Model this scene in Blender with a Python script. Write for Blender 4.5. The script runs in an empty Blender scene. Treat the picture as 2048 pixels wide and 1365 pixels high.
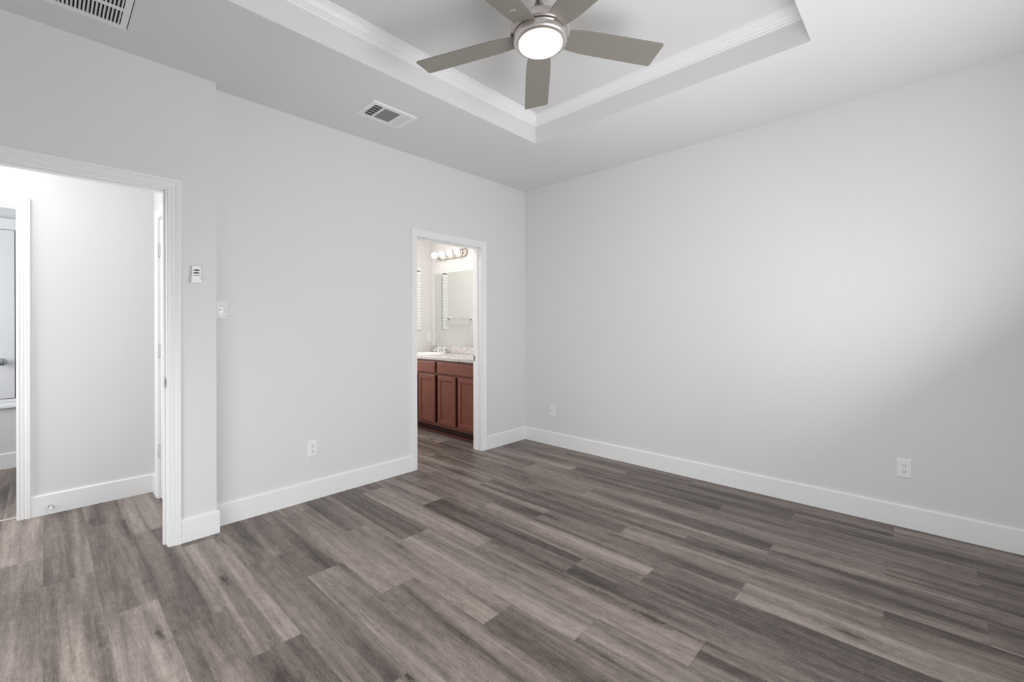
import bpy, bmesh, math, random
from mathutils import Vector, Matrix

random.seed(11)
SC = bpy.context.scene
COL = SC.collection
PI = math.pi

# ------------------------------------------------------------------ camera
F_PX, YAW, ROLL, SHIFT_PX, CAM_H = 878.6, 0.7541, -0.0021, 31.2, 1.2588
cd = bpy.data.cameras.new('camera')
cam = bpy.data.objects.new('camera', cd)
COL.objects.link(cam)
cd.sensor_fit = 'HORIZONTAL'
cd.sensor_width = 36.0
cd.lens = F_PX / 2048 * 36.0
cd.shift_y = -SHIFT_PX / 2048
cd.clip_start = 0.02
_f = Vector((math.cos(YAW), math.sin(YAW), 0))
_r = Vector((math.sin(YAW), -math.cos(YAW), 0))
_u = Vector((0, 0, 1))
_r2 = _r * math.cos(ROLL) + _u * math.sin(ROLL)
_u2 = _u * math.cos(ROLL) - _r * math.sin(ROLL)
_m = Matrix((_r2, _u2, -_f)).transposed().to_4x4()
_m.translation = Vector((0, 0, CAM_H))
cam.matrix_world = _m
SC.camera = cam

# ------------------------------------------------------------------ world, light, exposure
SC.view_settings.view_transform = 'Standard'
SC.view_settings.look = 'None'
SC.view_settings.gamma = 1.0
SC.view_settings.use_curve_mapping = False
SC.view_settings.exposure = 0.0
W = bpy.data.worlds.new('sky')
SC.world = W
W.use_nodes = True
W.node_tree.nodes['Background'].inputs[0].default_value = (0.80, 0.88, 1.0, 1)
W.node_tree.nodes['Background'].inputs[1].default_value = 0.15


def area(name, loc, direction, sx, sy, power, color=(1, 1, 1), spread=PI):
    l = bpy.data.lights.new(name, 'AREA')
    l.shape = 'RECTANGLE'
    l.size, l.size_y = sx, sy
    l.energy = power
    l.color = color
    l.spread = spread
    o = bpy.data.objects.new(name, l)
    COL.objects.link(o)
    o.location = loc
    o.rotation_euler = Vector(direction).to_track_quat('-Z', 'Y').to_euler()
    return o


DAY = (0.968, 0.986, 1.0)
# unseen sources: level window daylight, fills added for the ceiling and lower walls
area('daylight_side_window', (1.45, -0.46, 1.30), (0, 1, 0), 1.7, 1.5, 13.5, DAY)
area('bounce_fill_up', (2.10, -0.46, 1.30), (0, 1, 1.0), 1.7, 1.5, 31, DAY)  # added up-light, stands for flash bounced off the ceiling
area('side_fill_down', (1.20, -0.46, 1.30), (0, 1, -0.8), 1.5, 1.5, 12.5, DAY)  # added fill, tilted down towards the lower walls
area('rear_fill_low', (-0.51, 1.20, 0.70), (1, 0, -0.7), 2.6, 1.0, 33, DAY)  # added low light, brightens the lower walls
# hall lamp, far-room daylight, and unseen fills added at hall end and in bathroom
area('hall_ceiling_lamp', (-0.45, 3.75, 2.66), (0, 0, -1), 0.4, 0.4, 8.1, (1.0, 0.99, 0.98))
area('hall_end_fill', (-1.45, 3.75, 1.20), (1, 0, 0), 0.8, 1.6, 18.8, DAY)  # added light in front of the closed hall end
area('daylight_far_room', (-1.42, 5.0, 1.5), (1, 0, 0), 0.9, 1.4, 23, (0.94, 0.97, 1.0))
area('bathroom_fill_top', (2.5, 4.1, 2.70), (0, 0, -1), 0.5, 0.5, 13.5, (1.0, 0.965, 0.93))  # added overhead light, lifts the bathroom brightness
area('bathroom_fill_end', (2.62, 4.93, 1.45), (0.18, -1, -0.1), 0.34, 1.1, 11.5, (1.0, 0.98, 0.96))  # added to graze the vanity face and darken its door gaps

H = 2.743
YA, XB = 3.2395, 3.6594            # left wall face, right wall face
YE = 3.145                         # face of the wall that holds the bedroom doorway
XE = 0.717                         # its free edge
XR, YN = -0.56, -0.50              # rear wall, near side wall
YH = 4.29                          # hall back wall
XH = 0.575                         # hall side wall
YBE = 4.945                        # bathroom end wall
YF = 5.93                          # far room back wall
TX0, TX1, TY0, TY1, TZ = 0.56, 2.745, 0.431, 2.31, 2.948

# ------------------------------------------------------------------ materials


class NT:
    def __init__(self, name):
        self.m = bpy.data.materials.new(name)
        self.m.use_nodes = True
        self.t = self.m.node_tree
        self.b = self.t.nodes['Principled BSDF']

    def n(self, typ, **kw):
        nd = self.t.nodes.new(typ)
        for k, v in kw.items():
            setattr(nd, k, v)
        return nd

    def l(self, a, b):
        self.t.links.new(a, b)

    def math(self, op, a, b=None, c=None, clamp=False):
        nd = self.n('ShaderNodeMath', operation=op, use_clamp=clamp)
        for i, v in enumerate((a, b, c)):
            if v is None:
                continue
            if isinstance(v, (int, float)):
                nd.inputs[i].default_value = v
            else:
                self.l(v, nd.inputs[i])
        return nd.outputs[0]

    def mix(self, fac, a, b, blend='MIX'):
        nd = self.n('ShaderNodeMix', data_type='RGBA', blend_type=blend)
        for i, v in ((0, fac), (6, a), (7, b)):
            if isinstance(v, (int, float)):
                nd.inputs[i].default_value = v
            elif isinstance(v, tuple):
                nd.inputs[i].default_value = (*v, 1)
            else:
                self.l(v, nd.inputs[i])
        return nd.outputs[2]

    def noise(self, vec, scale, detail=2, rough=0.5, dist=0.0):
        nd = self.n('ShaderNodeTexNoise')
        nd.inputs['Scale'].default_value = scale
        nd.inputs['Detail'].default_value = detail
        nd.inputs['Roughness'].default_value = rough
        nd.inputs['Distortion'].default_value = dist
        if vec is not None:
            self.l(vec, nd.inputs['Vector'])
        return nd.outputs[0]

    def bump(self, h, strength, dist=0.001):
        nd = self.n('ShaderNodeBump')
        nd.inputs['Strength'].default_value = strength
        nd.inputs['Distance'].default_value = dist
        self.l(h, nd.inputs['Height'])
        self.l(nd.outputs[0], self.b.inputs['Normal'])


def plain(name, col, rough=0.5, metal=0.0, spec=0.5, emit=None, es=0.0, var=0.0, vscale=8.0):
    t = NT(name)
    t.b.inputs['Roughness'].default_value = rough
    t.b.inputs['Metallic'].default_value = metal
    t.b.inputs['Specular IOR Level'].default_value = spec
    g = t.n('ShaderNodeTexCoord').outputs['Object']
    f = t.noise(g, vscale, 3)
    lo = tuple(c * (1 - var) for c in col)
    hi = tuple(min(1, c * (1 + var)) for c in col)
    t.l(t.mix(f, lo, hi), t.b.inputs['Base Color'])
    if emit:
        t.b.inputs['Emission Color'].default_value = (*emit, 1)
        t.b.inputs['Emission Strength'].default_value = es
    return t.m


def paint(name, col, rough, bump_s, scale=180):
    t = NT(name)
    t.b.inputs['Roughness'].default_value = rough
    t.b.inputs['Specular IOR Level'].default_value = 0.3
    g = t.n('ShaderNodeTexCoord').outputs['Object']
    f = t.noise(g, 1.3, 2)
    t.l(t.mix(f, tuple(c * 0.99 for c in col), tuple(c * 1.01 for c in col)), t.b.inputs['Base Color'])
    if bump_s:
        t.bump(t.noise(g, scale, 3, 0.55), bump_s, 0.002)
    return t.m


WALLC = (0.80, 0.80, 0.80)
M_WALL = paint('wall_paint', WALLC, 0.75, 0.12)
M_CEIL = paint('ceiling_paint', (0.80, 0.80, 0.80), 0.85, 0.12)
M_BATH = paint('bathroom_paint', (0.80, 0.785, 0.77), 0.6, 0.10)
M_TRIM = paint('trim_gloss', (0.925, 0.925, 0.925), 0.32, 0.0)
M_DOOR = paint('door_paint', (0.86, 0.86, 0.87), 0.35, 0.0)
M_PLASTIC = plain('white_plastic', (0.92, 0.92, 0.915), 0.3)
M_HINGE = plain('painted_hinge', (0.72, 0.72, 0.73), 0.35, 0.1)
M_SLOT = plain('dark_slot', (0.03, 0.03, 0.03), 0.6)
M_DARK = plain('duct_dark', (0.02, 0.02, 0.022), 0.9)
M_VENT = plain('vent_enamel', (0.90, 0.90, 0.89), 0.4)
M_CHROME = plain('chrome', (0.80, 0.80, 0.80), 0.12, 1.0)
M_STEEL = plain('dark_steel', (0.33, 0.34, 0.36), 0.35, 1.0)
M_KNOB = plain('satin_nickel_knob', (0.45, 0.47, 0.50), 0.25, 1.0)
M_DARKNICKEL = plain('dark_nickel', (0.30, 0.27, 0.255), 0.35, 0.9)
M_PLATE = plain('nickel_plate', (0.50, 0.45, 0.42), 0.22, 1.0)
M_NAVY = plain('button_navy', (0.018, 0.022, 0.05), 0.4)
M_BLADE = plain('fan_blade_silver', (0.285, 0.263, 0.232), 0.42, 0.15, 0.5, var=0.03, vscale=3)
M_BLACK = plain('gap_black', (0.01, 0.01, 0.012), 0.8)
M_BLIND = plain('blind_vinyl', (0.93, 0.93, 0.92), 0.4)
M_PORCELAIN = plain('porcelain', (0.86, 0.86, 0.84), 0.12)
M_THRESH = plain('threshold_strip', (0.55, 0.48, 0.43), 0.35, 0.2)


def nickel():
    t = NT('brushed_nickel')
    t.b.inputs['Metallic'].default_value = 1.0
    t.b.inputs['Roughness'].default_value = 0.36
    tc = t.n('ShaderNodeTexCoord').outputs['Object']
    mp = t.n('ShaderNodeMapping')
    mp.inputs['Scale'].default_value = (6, 6, 900)
    t.l(tc, mp.inputs['Vector'])
    f = t.noise(mp.outputs[0], 1.0, 2)
    t.l(t.mix(f, (0.66, 0.62, 0.60), (0.82, 0.78, 0.76)), t.b.inputs['Base Color'])
    return t.m


M_NICKEL = nickel()


def emissive(name, col, strength):
    t = NT(name)
    t.b.inputs['Base Color'].default_value = (0.9, 0.88, 0.84, 1)
    t.b.inputs['Roughness'].default_value = 0.4
    t.b.inputs['Emission Color'].default_value = (*col, 1)
    t.b.inputs['Emission Strength'].default_value = strength
    return t.m


M_LAMP = emissive('fan_lamp_glass', (1.0, 0.84, 0.66), 6.0)
M_BULB = emissive('globe_bulb_glass', (1.0, 0.95, 0.88), 1.5)


def mirror_mat():
    t = NT('mirror_silver')
    t.b.inputs['Metallic'].default_value = 1.0
    t.b.inputs['Roughness'].default_value = 0.01
    t.b.inputs['Base Color'].default_value = (0.84, 0.87, 0.84, 1)
    return t.m


M_MIRROR = mirror_mat()


def glass_mat():
    t = NT('window_glass')
    out = t.t.nodes['Material Output']
    tr = t.n('ShaderNodeBsdfTransparent')
    gl = t.n('ShaderNodeBsdfGlossy')
    gl.inputs['Roughness'].default_value = 0.02
    fr = t.n('ShaderNodeFresnel')
    mx = t.n('ShaderNodeMixShader')
    t.l(fr.outputs[0], mx.inputs[0])
    t.l(tr.outputs[0], mx.inputs[1])
    t.l(gl.outputs[0], mx.inputs[2])
    t.l(mx.outputs[0], out.inputs['Surface'])
    return t.m


M_GLASS = glass_mat()


def cherry():
    t = NT('cherry_stained_wood')
    t.b.inputs['Roughness'].default_value = 0.33
    tc = t.n('ShaderNodeTexCoord').outputs['Object']
    mp = t.n('ShaderNodeMapping')
    mp.inputs['Scale'].default_value = (30, 30, 2.0)
    t.l(tc, mp.inputs['Vector'])
    f = t.noise(mp.outputs[0], 1.5, 5, 0.6, 0.4)
    g = t.noise(tc, 5.0, 2)
    c = t.mix(f, (0.115, 0.033, 0.022), (0.255, 0.088, 0.060))
    t.l(t.mix(t.math('MULTIPLY', g, 0.35), c, (0.27, 0.10, 0.068)), t.b.inputs['Base Color'])
    return t.m


M_CHERRY = cherry()
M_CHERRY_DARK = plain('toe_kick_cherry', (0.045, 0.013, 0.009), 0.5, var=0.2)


def speckle():
    t = NT('speckled_counter')
    t.b.inputs['Roughness'].default_value = 0.22
    tc = t.n('ShaderNodeTexCoord').outputs['Object']
    v = t.n('ShaderNodeTexVoronoi')
    v.inputs['Scale'].default_value = 130
    t.l(tc, v.inputs['Vector'])
    sep = t.n('ShaderNodeSeparateColor')
    t.l(v.outputs['Color'], sep.inputs[0])
    r = t.n('ShaderNodeValToRGB')
    e = r.color_ramp.elements
    e[0].position, e[0].color = 0.0, (0.22, 0.20, 0.185, 1)
    e[1].position, e[1].color = 1.0, (0.70, 0.68, 0.66, 1)
    for p, c in ((0.14, (0.33, 0.30, 0.28)), (0.3, (0.55, 0.52, 0.50)), (0.7, (0.66, 0.645, 0.625))):
        x = e.new(p)
        x.color = (*c, 1)
    t.l(sep.outputs[0], r.inputs[0])
    t.l(r.outputs[0], t.b.inputs['Base Color'])
    return t.m


M_SPECKLE = speckle()


def film_mat():
    t = NT('wrinkled_film')
    t.b.inputs['Base Color'].default_value = (0.95, 0.95, 0.95, 1)
    t.b.inputs['Roughness'].default_value = 0.10
    tc = t.n('ShaderNodeTexCoord').outputs['Object']
    t.bump(t.noise(tc, 38, 2, 0.5, 1.5), 0.9, 0.012)
    return t.m


M_FILM = film_mat()


def floor_mat():
    t = NT('vinyl_plank')
    tc = t.n('ShaderNodeTexCoord').outputs['Object']
    at = t.n('ShaderNodeAttribute', attribute_name='plank')     # r tone, g random, b random
    sp = t.n('ShaderNodeSeparateColor')
    t.l(at.outputs['Color'], sp.inputs[0])
    tone, r1, r2 = sp.outputs
    uv = t.n('ShaderNodeUVMap', uv_map='plank_uv').outputs[0]   # metres across, metres along
    xyz = t.n('ShaderNodeSeparateXYZ')
    t.l(uv, xyz.inputs[0])
    u, v = xyz.outputs[0], xyz.outputs[1]

    def coord(su, sv, k):
        c = t.n('ShaderNodeCombineXYZ')
        t.l(t.math('ADD', t.math('MULTIPLY', u, su), t.math('MULTIPLY', r1, 37.0 * k)), c.inputs[0])
        t.l(t.math('ADD', t.math('MULTIPLY', v, sv), t.math('MULTIPLY', r2, 53.0 * k)), c.inputs[1])
        t.l(t.math('MULTIPLY', r1, 11.0 * k), c.inputs[2])
        return c.outputs[0]

    broad = t.noise(coord(12, 0.5, 1), 1.0, 2, 0.5, 0.6)
    mid = t.noise(coord(55, 3.0, 1.3), 1.0, 4, 0.65, 0.7)
    grain = t.noise(coord(420, 22, 1.7), 1.0, 3, 0.7)
    mott = t.noise(coord(30, 14, 2.1), 1.0, 4, 0.7)
    speck = t.noise(coord(260, 150, 2.7), 1.0, 2, 0.7)
    # knots
    vo = t.n('ShaderNodeTexVoronoi')
    vo.inputs['Scale'].default_value = 1.0
    kc = t.n('ShaderNodeVectorMath', operation='ADD')
    t.l(coord(9, 2.2, 3.1), kc.inputs[0])
    dn = t.n('ShaderNodeTexNoise')
    dn.inputs['Scale'].default_value = 1.0
    t.l(coord(45, 14, 1.9), dn.inputs['Vector'])
    ds = t.n('ShaderNodeVectorMath', operation='SCALE')
    t.l(dn.outputs['Color'], ds.inputs[0])
    ds.inputs['Scale'].default_value = 0.28
    t.l(ds.outputs[0], kc.inputs[1])
    t.l(kc.outputs[0], vo.inputs['Vector'])
    sc = t.n('ShaderNodeSeparateColor')
    t.l(vo.outputs['Color'], sc.inputs[0])
    on = t.math('GREATER_THAN', sc.outputs[0], 0.62)
    knot = t.math('MULTIPLY', on, t.math('SUBTRACT', 1.0, t.math('DIVIDE', vo.outputs['Distance'], 0.16), clamp=True))
    halo = t.math('MULTIPLY', on, t.math('SUBTRACT', 1.0, t.math('DIVIDE', vo.outputs['Distance'], 0.55), clamp=True))
    ring = t.math('MULTIPLY', halo, t.math('SINE', t.math('MULTIPLY', vo.outputs['Distance'], 75.0)))

    tone = t.math('MULTIPLY_ADD', tone, 0.70, 0.165)
    crack = t.noise(coord(75, 3.5, 4.3), 1.0, 5, 0.75, 1.2)
    crack = t.math('MULTIPLY', t.math('SUBTRACT', crack, 0.62, clamp=True), 2.2)
    val = t.math('ADD', tone, t.math('MULTIPLY', t.math('SUBTRACT', broad, 0.5), 1.6))
    val = t.math('ADD', val, t.math('MULTIPLY', t.math('SUBTRACT', mid, 0.5), 0.80))
    val = t.math('ADD', val, t.math('MULTIPLY', t.math('SUBTRACT', grain, 0.5), 0.75))
    val = t.math('ADD', val, t.math('MULTIPLY', t.math('SUBTRACT', mott, 0.5), 0.55))
    val = t.math('ADD', val, t.math('MULTIPLY', t.math('SUBTRACT', speck, 0.5), 0.60))
    val = t.math('SUBTRACT', val, crack)
    val = t.math('SUBTRACT', val, t.math('MULTIPLY', halo, 0.22))
    val = t.math('ADD', val, t.math('MULTIPLY', ring, 0.12))
    val = t.math('SUBTRACT', val, t.math('MULTIPLY', knot, 0.7), clamp=True)
    ramp = t.n('ShaderNodeValToRGB')
    e = ramp.color_ramp.elements
    e[0].position, e[0].color = 0.0, (0.048, 0.038, 0.034, 1)
    e[1].position, e[1].color = 1.0, (0.39, 0.326, 0.295, 1)
    for p, c in ((0.25, (0.105, 0.084, 0.075)), (0.55, (0.200, 0.163, 0.145)), (0.8, (0.298, 0.247, 0.221))):
        x = e.new(p)
        x.color = (*c, 1)
    t.l(val, ramp.inputs[0])
    # slight warm / cool tint from plank to plank
    col = t.mix(t.math('MULTIPLY', r2, 0.5), ramp.outputs[0], (1.0, 0.97, 0.90), 'MULTIPLY')
    # bevelled seams
    wid = t.n('ShaderNodeAttribute', attribute_name='plank_edge').outputs['Fac']
    t.l(t.mix(wid, col, (0.10, 0.085, 0.08)), t.b.inputs['Base Color'])
    t.b.inputs['Roughness'].default_value = 0.42
    t.b.inputs['Specular IOR Level'].default_value = 0.45
    t.bump(t.math('ADD', grain, mid), 0.10, 0.0006)
    return t.m


M_FLOOR = floor_mat()

# ------------------------------------------------------------------ mesh helpers


def BM():
    return bmesh.new()


def box(bm, x0, x1, y0, y1, z0, z1):
    vs = [bm.verts.new((x, y, z)) for z in (z0, z1) for y in (y0, y1) for x in (x0, x1)]
    for f in ((0, 2, 3, 1), (4, 5, 7, 6), (0, 1, 5, 4), (2, 6, 7, 3), (0, 4, 6, 2), (1, 3, 7, 5)):
        bm.faces.new([vs[i] for i in f])
    return vs


def obox(bm, c, ax, ay, az, hx, hy, hz):
    c, ax, ay, az = Vector(c), Vector(ax).normalized(), Vector(ay).normalized(), Vector(az).normalized()
    vs = [bm.verts.new(c + ax * (sx * hx) + ay * (sy * hy) + az * (sz * hz)) for sz in (-1, 1) for sy in (-1, 1) for sx in (-1, 1)]
    for f in ((0, 2, 3, 1), (4, 5, 7, 6), (0, 1, 5, 4), (2, 6, 7, 3), (0, 4, 6, 2), (1, 3, 7, 5)):
        bm.faces.new([vs[i] for i in f])


def lathe(bm, prof, seg=48, o=(0, 0, 0), ax=(1, 0, 0), ay=(0, 1, 0), az=(0, 0, 1), cap=True):
    o, ax, ay, az = Vector(o), Vector(ax).normalized(), Vector(ay).normalized(), Vector(az).normalized()
    rings = []
    for r, z in prof:
        if r < 1e-6:
            rings.append([bm.verts.new(o + az * z)])
        else:
            rings.append([bm.verts.new(o + az * z + ax * (r * math.cos(2 * PI * i / seg)) + ay * (r * math.sin(2 * PI * i / seg))) for i in range(seg)])
    for a, b in zip(rings, rings[1:]):
        for i in range(seg):
            j = (i + 1) % seg
            q = []
            for v in (a[i if len(a) > 1 else 0], a[j if len(a) > 1 else 0], b[j if len(b) > 1 else 0], b[i if len(b) > 1 else 0]):
                if v not in q:
                    q.append(v)
            if len(q) > 2:
                bm.faces.new(q)
    if cap:
        for rg in (rings[0], rings[-1]):
            if len(rg) > 2:
                bm.faces.new(rg)


def sweep(bm, paths, closed=False):
    """paths: one list of points per profile point; lofts neighbours into a strip of quads."""
    n = len(paths[0])
    V = [[bm.verts.new(p) for p in path] for path in paths]
    k = len(V)
    for a in range(k):
        b = (a + 1) % k
        for i in range(n if closed else n - 1):
            j = (i + 1) % n
            bm.faces.new((V[a][i], V[a][j], V[b][j], V[b][i]))
    if not closed:
        bm.faces.new([V[a][0] for a in range(k)])
        bm.faces.new([V[a][-1] for a in range(k)])


def finish(bm, name, mat, parent=None, smooth=None, bevel=None, seg=2):
    bmesh.ops.recalc_face_normals(bm, faces=bm.faces[:])
    me = bpy.data.meshes.new(name)
    bm.to_mesh(me)
    bm.free()
    me.materials.append(mat)
    o = bpy.data.objects.new(name, me)
    COL.objects.link(o)
    if parent is not None:
        o.parent = parent
        o.matrix_parent_inverse = Matrix.Translation(-parent.location) if parent.type == 'EMPTY' else Matrix()
    if smooth is not None:
        for p in me.polygons:
            p.use_smooth = True
        me.set_sharp_from_angle(angle=math.radians(smooth))
    if bevel:
        b = o.modifiers.new('bevel', 'BEVEL')
        b.width = bevel
        b.segments = seg
        b.limit_method = 'ANGLE'
        b.angle_limit = math.radians(35)
    return o


def struct(bm, name, mat, parent=None, **kw):
    o = finish(bm, name, mat, parent, **kw)
    if parent is None:
        o['kind'] = 'structure'
    return o


def thing(name, label, cat, loc, group=None):
    o = bpy.data.objects.new(name, None)
    o.empty_display_size = 0.05
    COL.objects.link(o)
    o.location = loc
    o['label'] = label
    o['category'] = cat
    if group:
        o['group'] = group
    return o


def copy_tree(o, shift, parent=None):
    c = o.copy()
    COL.objects.link(c)
    if parent is None:
        c.location = o.location + Vector(shift)
    else:
        c.parent = parent
    for ch in list(o.children):
        copy_tree(ch, shift, c)
    return c


# ------------------------------------------------------------------ floor: planks along Y, rows 0.181 m wide
def build_floor():
    PW, PL, X0 = 0.181, 1.2195, -0.005
    phase = {-1: 3.498, 0: 3.10, 1: 2.581, 2: 3.488, 3: 1.860, 4: 2.588, 5: 2.255, 6: 1.860, 7: 1.355, 8: 2.241,
             9: 0.636, 10: 2.561, 11: 1.021, 12: 0.638, 13: 1.351, 14: -0.189, 15: 0.635, 16: 2.585, 17: 1.028,
             18: 1.855, 19: 0.14}
    tones = {-1: [(4.1, .75), (2.9, .40)], 0: [(3.6, .5), (2.4, .52)], 1: [(4.4, .33), (3.2, .40), (1.97, .72)],
             2: [(4.1, .68), (2.9, .45), (1.6, .30)], 3: [(3.6, .4), (2.47, .68), (1.25, .50)],
             4: [(3.2, .62), (1.98, .30), (.76, .55)], 5: [(3.7, .5), (2.87, .36), (1.65, .45)],
             6: [(2.47, .64), (1.25, .48), (.03, .45)], 7: [(3.2, .36), (1.96, .72), (.75, .25)],
             8: [(2.85, .30), (1.63, .75), (.4, .6)], 9: [(3.7, .4), (2.47, .74), (1.25, .62), (.02, .28)],
             10: [(3.2, .64), (1.96, .30), (.75, .24)], 11: [(2.85, .55), (1.63, .70), (.4, .28)],
             12: [(2.5, .48), (1.25, .36), (.02, .68)], 13: [(2.9, .48), (1.96, .30), (.75, .66), (-.4, .2)],
             14: [(2.9, .5), (1.64, .45), (.42, .34), (-.5, .6)], 15: [(3.5, .38), (2.5, .66), (1.25, .62), (0, .40)],
             16: [(3.2, .28), (1.96, .55), (.75, .62), (-.4, .33)], 17: [(2.85, .62), (1.63, .28), (.42, .36), (-.5, .18)],
             18: [(2.47, .55), (1.25, .32), (.02, .38)], 19: [(2, .4), (.75, .30), (-.4, .58)]}
    rnd = random.Random(5)
    bm = BM()
    uvl = bm.loops.layers.uv.new('plank_uv')
    cl = bm.loops.layers.float_color.new('plank')
    el = bm.loops.layers.float_color.new('plank_edge')
    XMIN, XMAX, YMIN, YMAX = -1.6, 4.1, -0.62, 6.05
    E = 0.0009
    i = math.floor((XMIN - X0) / PW)
    while X0 + i * PW < XMAX:
        a0, a1 = X0 + i * PW, X0 + (i + 1) * PW
        ph = phase.get(i, rnd.random() * PL)
        k = math.floor((YMIN - ph) / PL)
        while ph + k * PL < YMAX:
            b0, b1 = ph + k * PL, ph + (k + 1) * PL
            tone = 0.3 + 0.4 * rnd.random()
            for ym, tv in tones.get(i, ()):
                if b0 < ym < b1:
                    tone = tv
            c = (tone, rnd.random(), rnd.random(), 1)
            xs = [max(a0, XMIN), max(a0 + E, XMIN), min(a1 - E, XMAX), min(a1, XMAX)]
            ys = [max(b0, YMIN), max(b0 + E, YMIN), min(b1 - E, YMAX), min(b1, YMAX)]
            for p in range(3):
                for q in range(3):
                    if xs[p + 1] - xs[p] < 1e-6 or ys[q + 1] - ys[q] < 1e-6:
                        continue
                    pts = [(xs[p], ys[q]), (xs[p + 1], ys[q]), (xs[p + 1], ys[q + 1]), (xs[p], ys[q + 1])]
                    f = bm.faces.new([bm.verts.new((x, y, 0)) for x, y in pts])
                    ed = 0.0 if (p == 1 and q == 1) else 0.55
                    for lp, (x, y) in zip(f.loops, pts):
                        lp[uvl].uv = (x - a0, y - b0)
                        lp[cl] = c
                        lp[el] = (ed, ed, ed, 1)
            k += 1
        i += 1
    # body of the slab
    box(bm, XMIN, XMAX, YMIN, YMAX, -0.12, -0.001)
    me = bpy.data.meshes.new('floor')
    bm.to_mesh(me)
    bm.free()
    me.materials.append(M_FLOOR)
    o = bpy.data.objects.new('floor', me)
    COL.objects.link(o)
    o['kind'] = 'structure'


build_floor()

# ------------------------------------------------------------------ walls
T = 0.115
JT = 0.018                         # jamb lining thickness


def wall_x(name, y0, y1, x0, x1, z1, openings, mat, z0=0.0):
    """wall running along X, openings (xa, xb, za, zb)"""
    bm = BM()
    x = x0
    for xa, xb, za, zb in sorted(openings):
        box(bm, x, xa, y0, y1, z0, z1)
        if za > z0 + 1e-4:
            box(bm, xa, xb, y0, y1, z0, za)
        if zb < z1 - 1e-4:
            box(bm, xa, xb, y0, y1, zb, z1)
        x = xb
    box(bm, x, x1, y0, y1, z0, z1)
    return struct(bm, name, mat)


def wall_y(name, x0, x1, y0, y1, z1, openings, mat, z0=0.0):
    bm = BM()
    y = y0
    for ya, yb, za, zb in sorted(openings):
        box(bm, x0, x1, y, ya, z0, z1)
        if za > z0 + 1e-4:
            box(bm, x0, x1, ya, yb, z0, za)
        if zb < z1 - 1e-4:
            box(bm, x0, x1, ya, yb, zb, z1)
        y = yb
    box(bm, x0, x1, y, y1, z0, z1)
    return struct(bm, name, mat)


ZH = 2.039                          # head of door jambs
BD = (2.235, 2.996)                 # bathroom doorway, jamb faces
RD = (-0.335, 0.478)                # bedroom doorway, jamb faces
HD = (-0.90, -0.125)                # far doorway in the hall back wall
SD = (3.31, 4.072)                  # side door in the hall wall (along Y)
WS = (0.45, 2.95, 0.55, 2.05)       # unseen side window, widened to hold its lights (X, Z)
WR = (-0.10, 2.50, 0.15, 2.05)       # unseen rear window, enlarged for the low fill (Y, Z)
WB = (3.386, 3.460, 1.203, 2.025)   # narrow bathroom window (X, Z)
TOP = 3.05
wall_x('wall_left', YA, YA + T, XH + T, XB, TOP, [(BD[0] - JT, BD[1] + JT, 0, ZH + JT)], M_WALL)
wall_x('wall_entry', YE, YE + T, XR - T, XE, TOP, [(RD[0] - JT, RD[1] + JT, 0, ZH + JT)], M_WALL)
wall_y('wall_right', XB, XB + T, YN, YBE, TOP, [], M_WALL)
wall_x('wall_near', YN - T, YN, XR - T, XB + T, TOP, [WS], M_WALL)
wall_y('wall_rear', XR - T, XR, YN, YE, TOP, [WR], M_WALL)
wall_x('wall_hall_back', YH, YH + T, -1.5, XH + T, TOP, [(HD[0] - JT, HD[1] + JT, 0, ZH + JT)], M_WALL)
wall_y('wall_hall_side', XH, XH + T, YE + T, YH, TOP, [(SD[0] - JT, SD[1] + JT, 0, ZH + JT)], M_WALL)
wall_y('wall_hall_end', -1.5 - T, -1.5, YE + T, YF, TOP, [], M_WALL)
wall_x('wall_far_room', YF, YF + T, -1.5 - T, 1.2, TOP, [], M_WALL)
wall_y('wall_far_room_side', 1.2, 1.2 + T, YH + T, YF + T, TOP, [], M_WALL)
wall_x('wall_bathroom_end', YBE, YBE + T, 1.85, XB + T, TOP, [(2.42, 2.82, 0.85, 2.05), WB], M_BATH)  # first opening added for the grazing light
wall_y('wall_bathroom_side', 1.85 - T, 1.85, YA + T, YBE + T, TOP, [], M_BATH)
# painted faces of the bathroom side of the long walls
bm = BM(); box(bm, XB - 0.004, XB - 0.0005, YA + T + 0.001, YBE - 0.001, 0, H - 0.001)
struct(bm, 'wall_vanity', M_BATH)
bm = BM(); box(bm, -1.5, XH + T, YE + T, YH, H, H + 0.1); struct(bm, 'ceiling_hall', M_CEIL)
bm = BM(); box(bm, -1.5, 1.2, YH + T, YF, H, H + 0.1); struct(bm, 'ceiling_far_room', M_CEIL)
bm = BM(); box(bm, 1.85, XB, YA + T, YBE, H, H + 0.1); struct(bm, 'ceiling_bathroom', M_BATH)

# tray ceiling
bm = BM()
box(bm, XR, TX0, YN, YA, H, H + 0.3)
box(bm, TX1, XB, YN, YA, H, H + 0.3)
box(bm, TX0, TX1, YN, TY0, H, H + 0.3)
box(bm, TX0, TX1, TY1, YA, H, H + 0.3)
box(bm, TX0, TX1, TY0, TY1, TZ, H + 0.3)
struct(bm, 'ceiling', M_CEIL)

# crown moulding round the tray: (projection from the side, z)
CR = [(0, 2.875), (0.006, 2.875), (0.009, 2.880), (0.008, 2.886), (0.012, 2.889), (0.017, 2.893), (0.018, 2.899), (0.024, 2.902),
      (0.030, 2.909), (0.036, 2.919), (0.044, 2.928), (0.050, 2.932), (0.051, 2.938), (0.058, 2.940), (0.059, TZ), (0, TZ)]
bm = BM()
sweep(bm, [[(TX0 + p, TY0 + p, z), (TX1 - p, TY0 + p, z), (TX1 - p, TY1 - p, z), (TX0 + p, TY1 - p, z)] for p, z in CR], closed=True)
struct(bm, 'trim_1', M_TRIM)

# ------------------------------------------------------------------ baseboards
BH, BT = 0.137, 0.014


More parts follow.
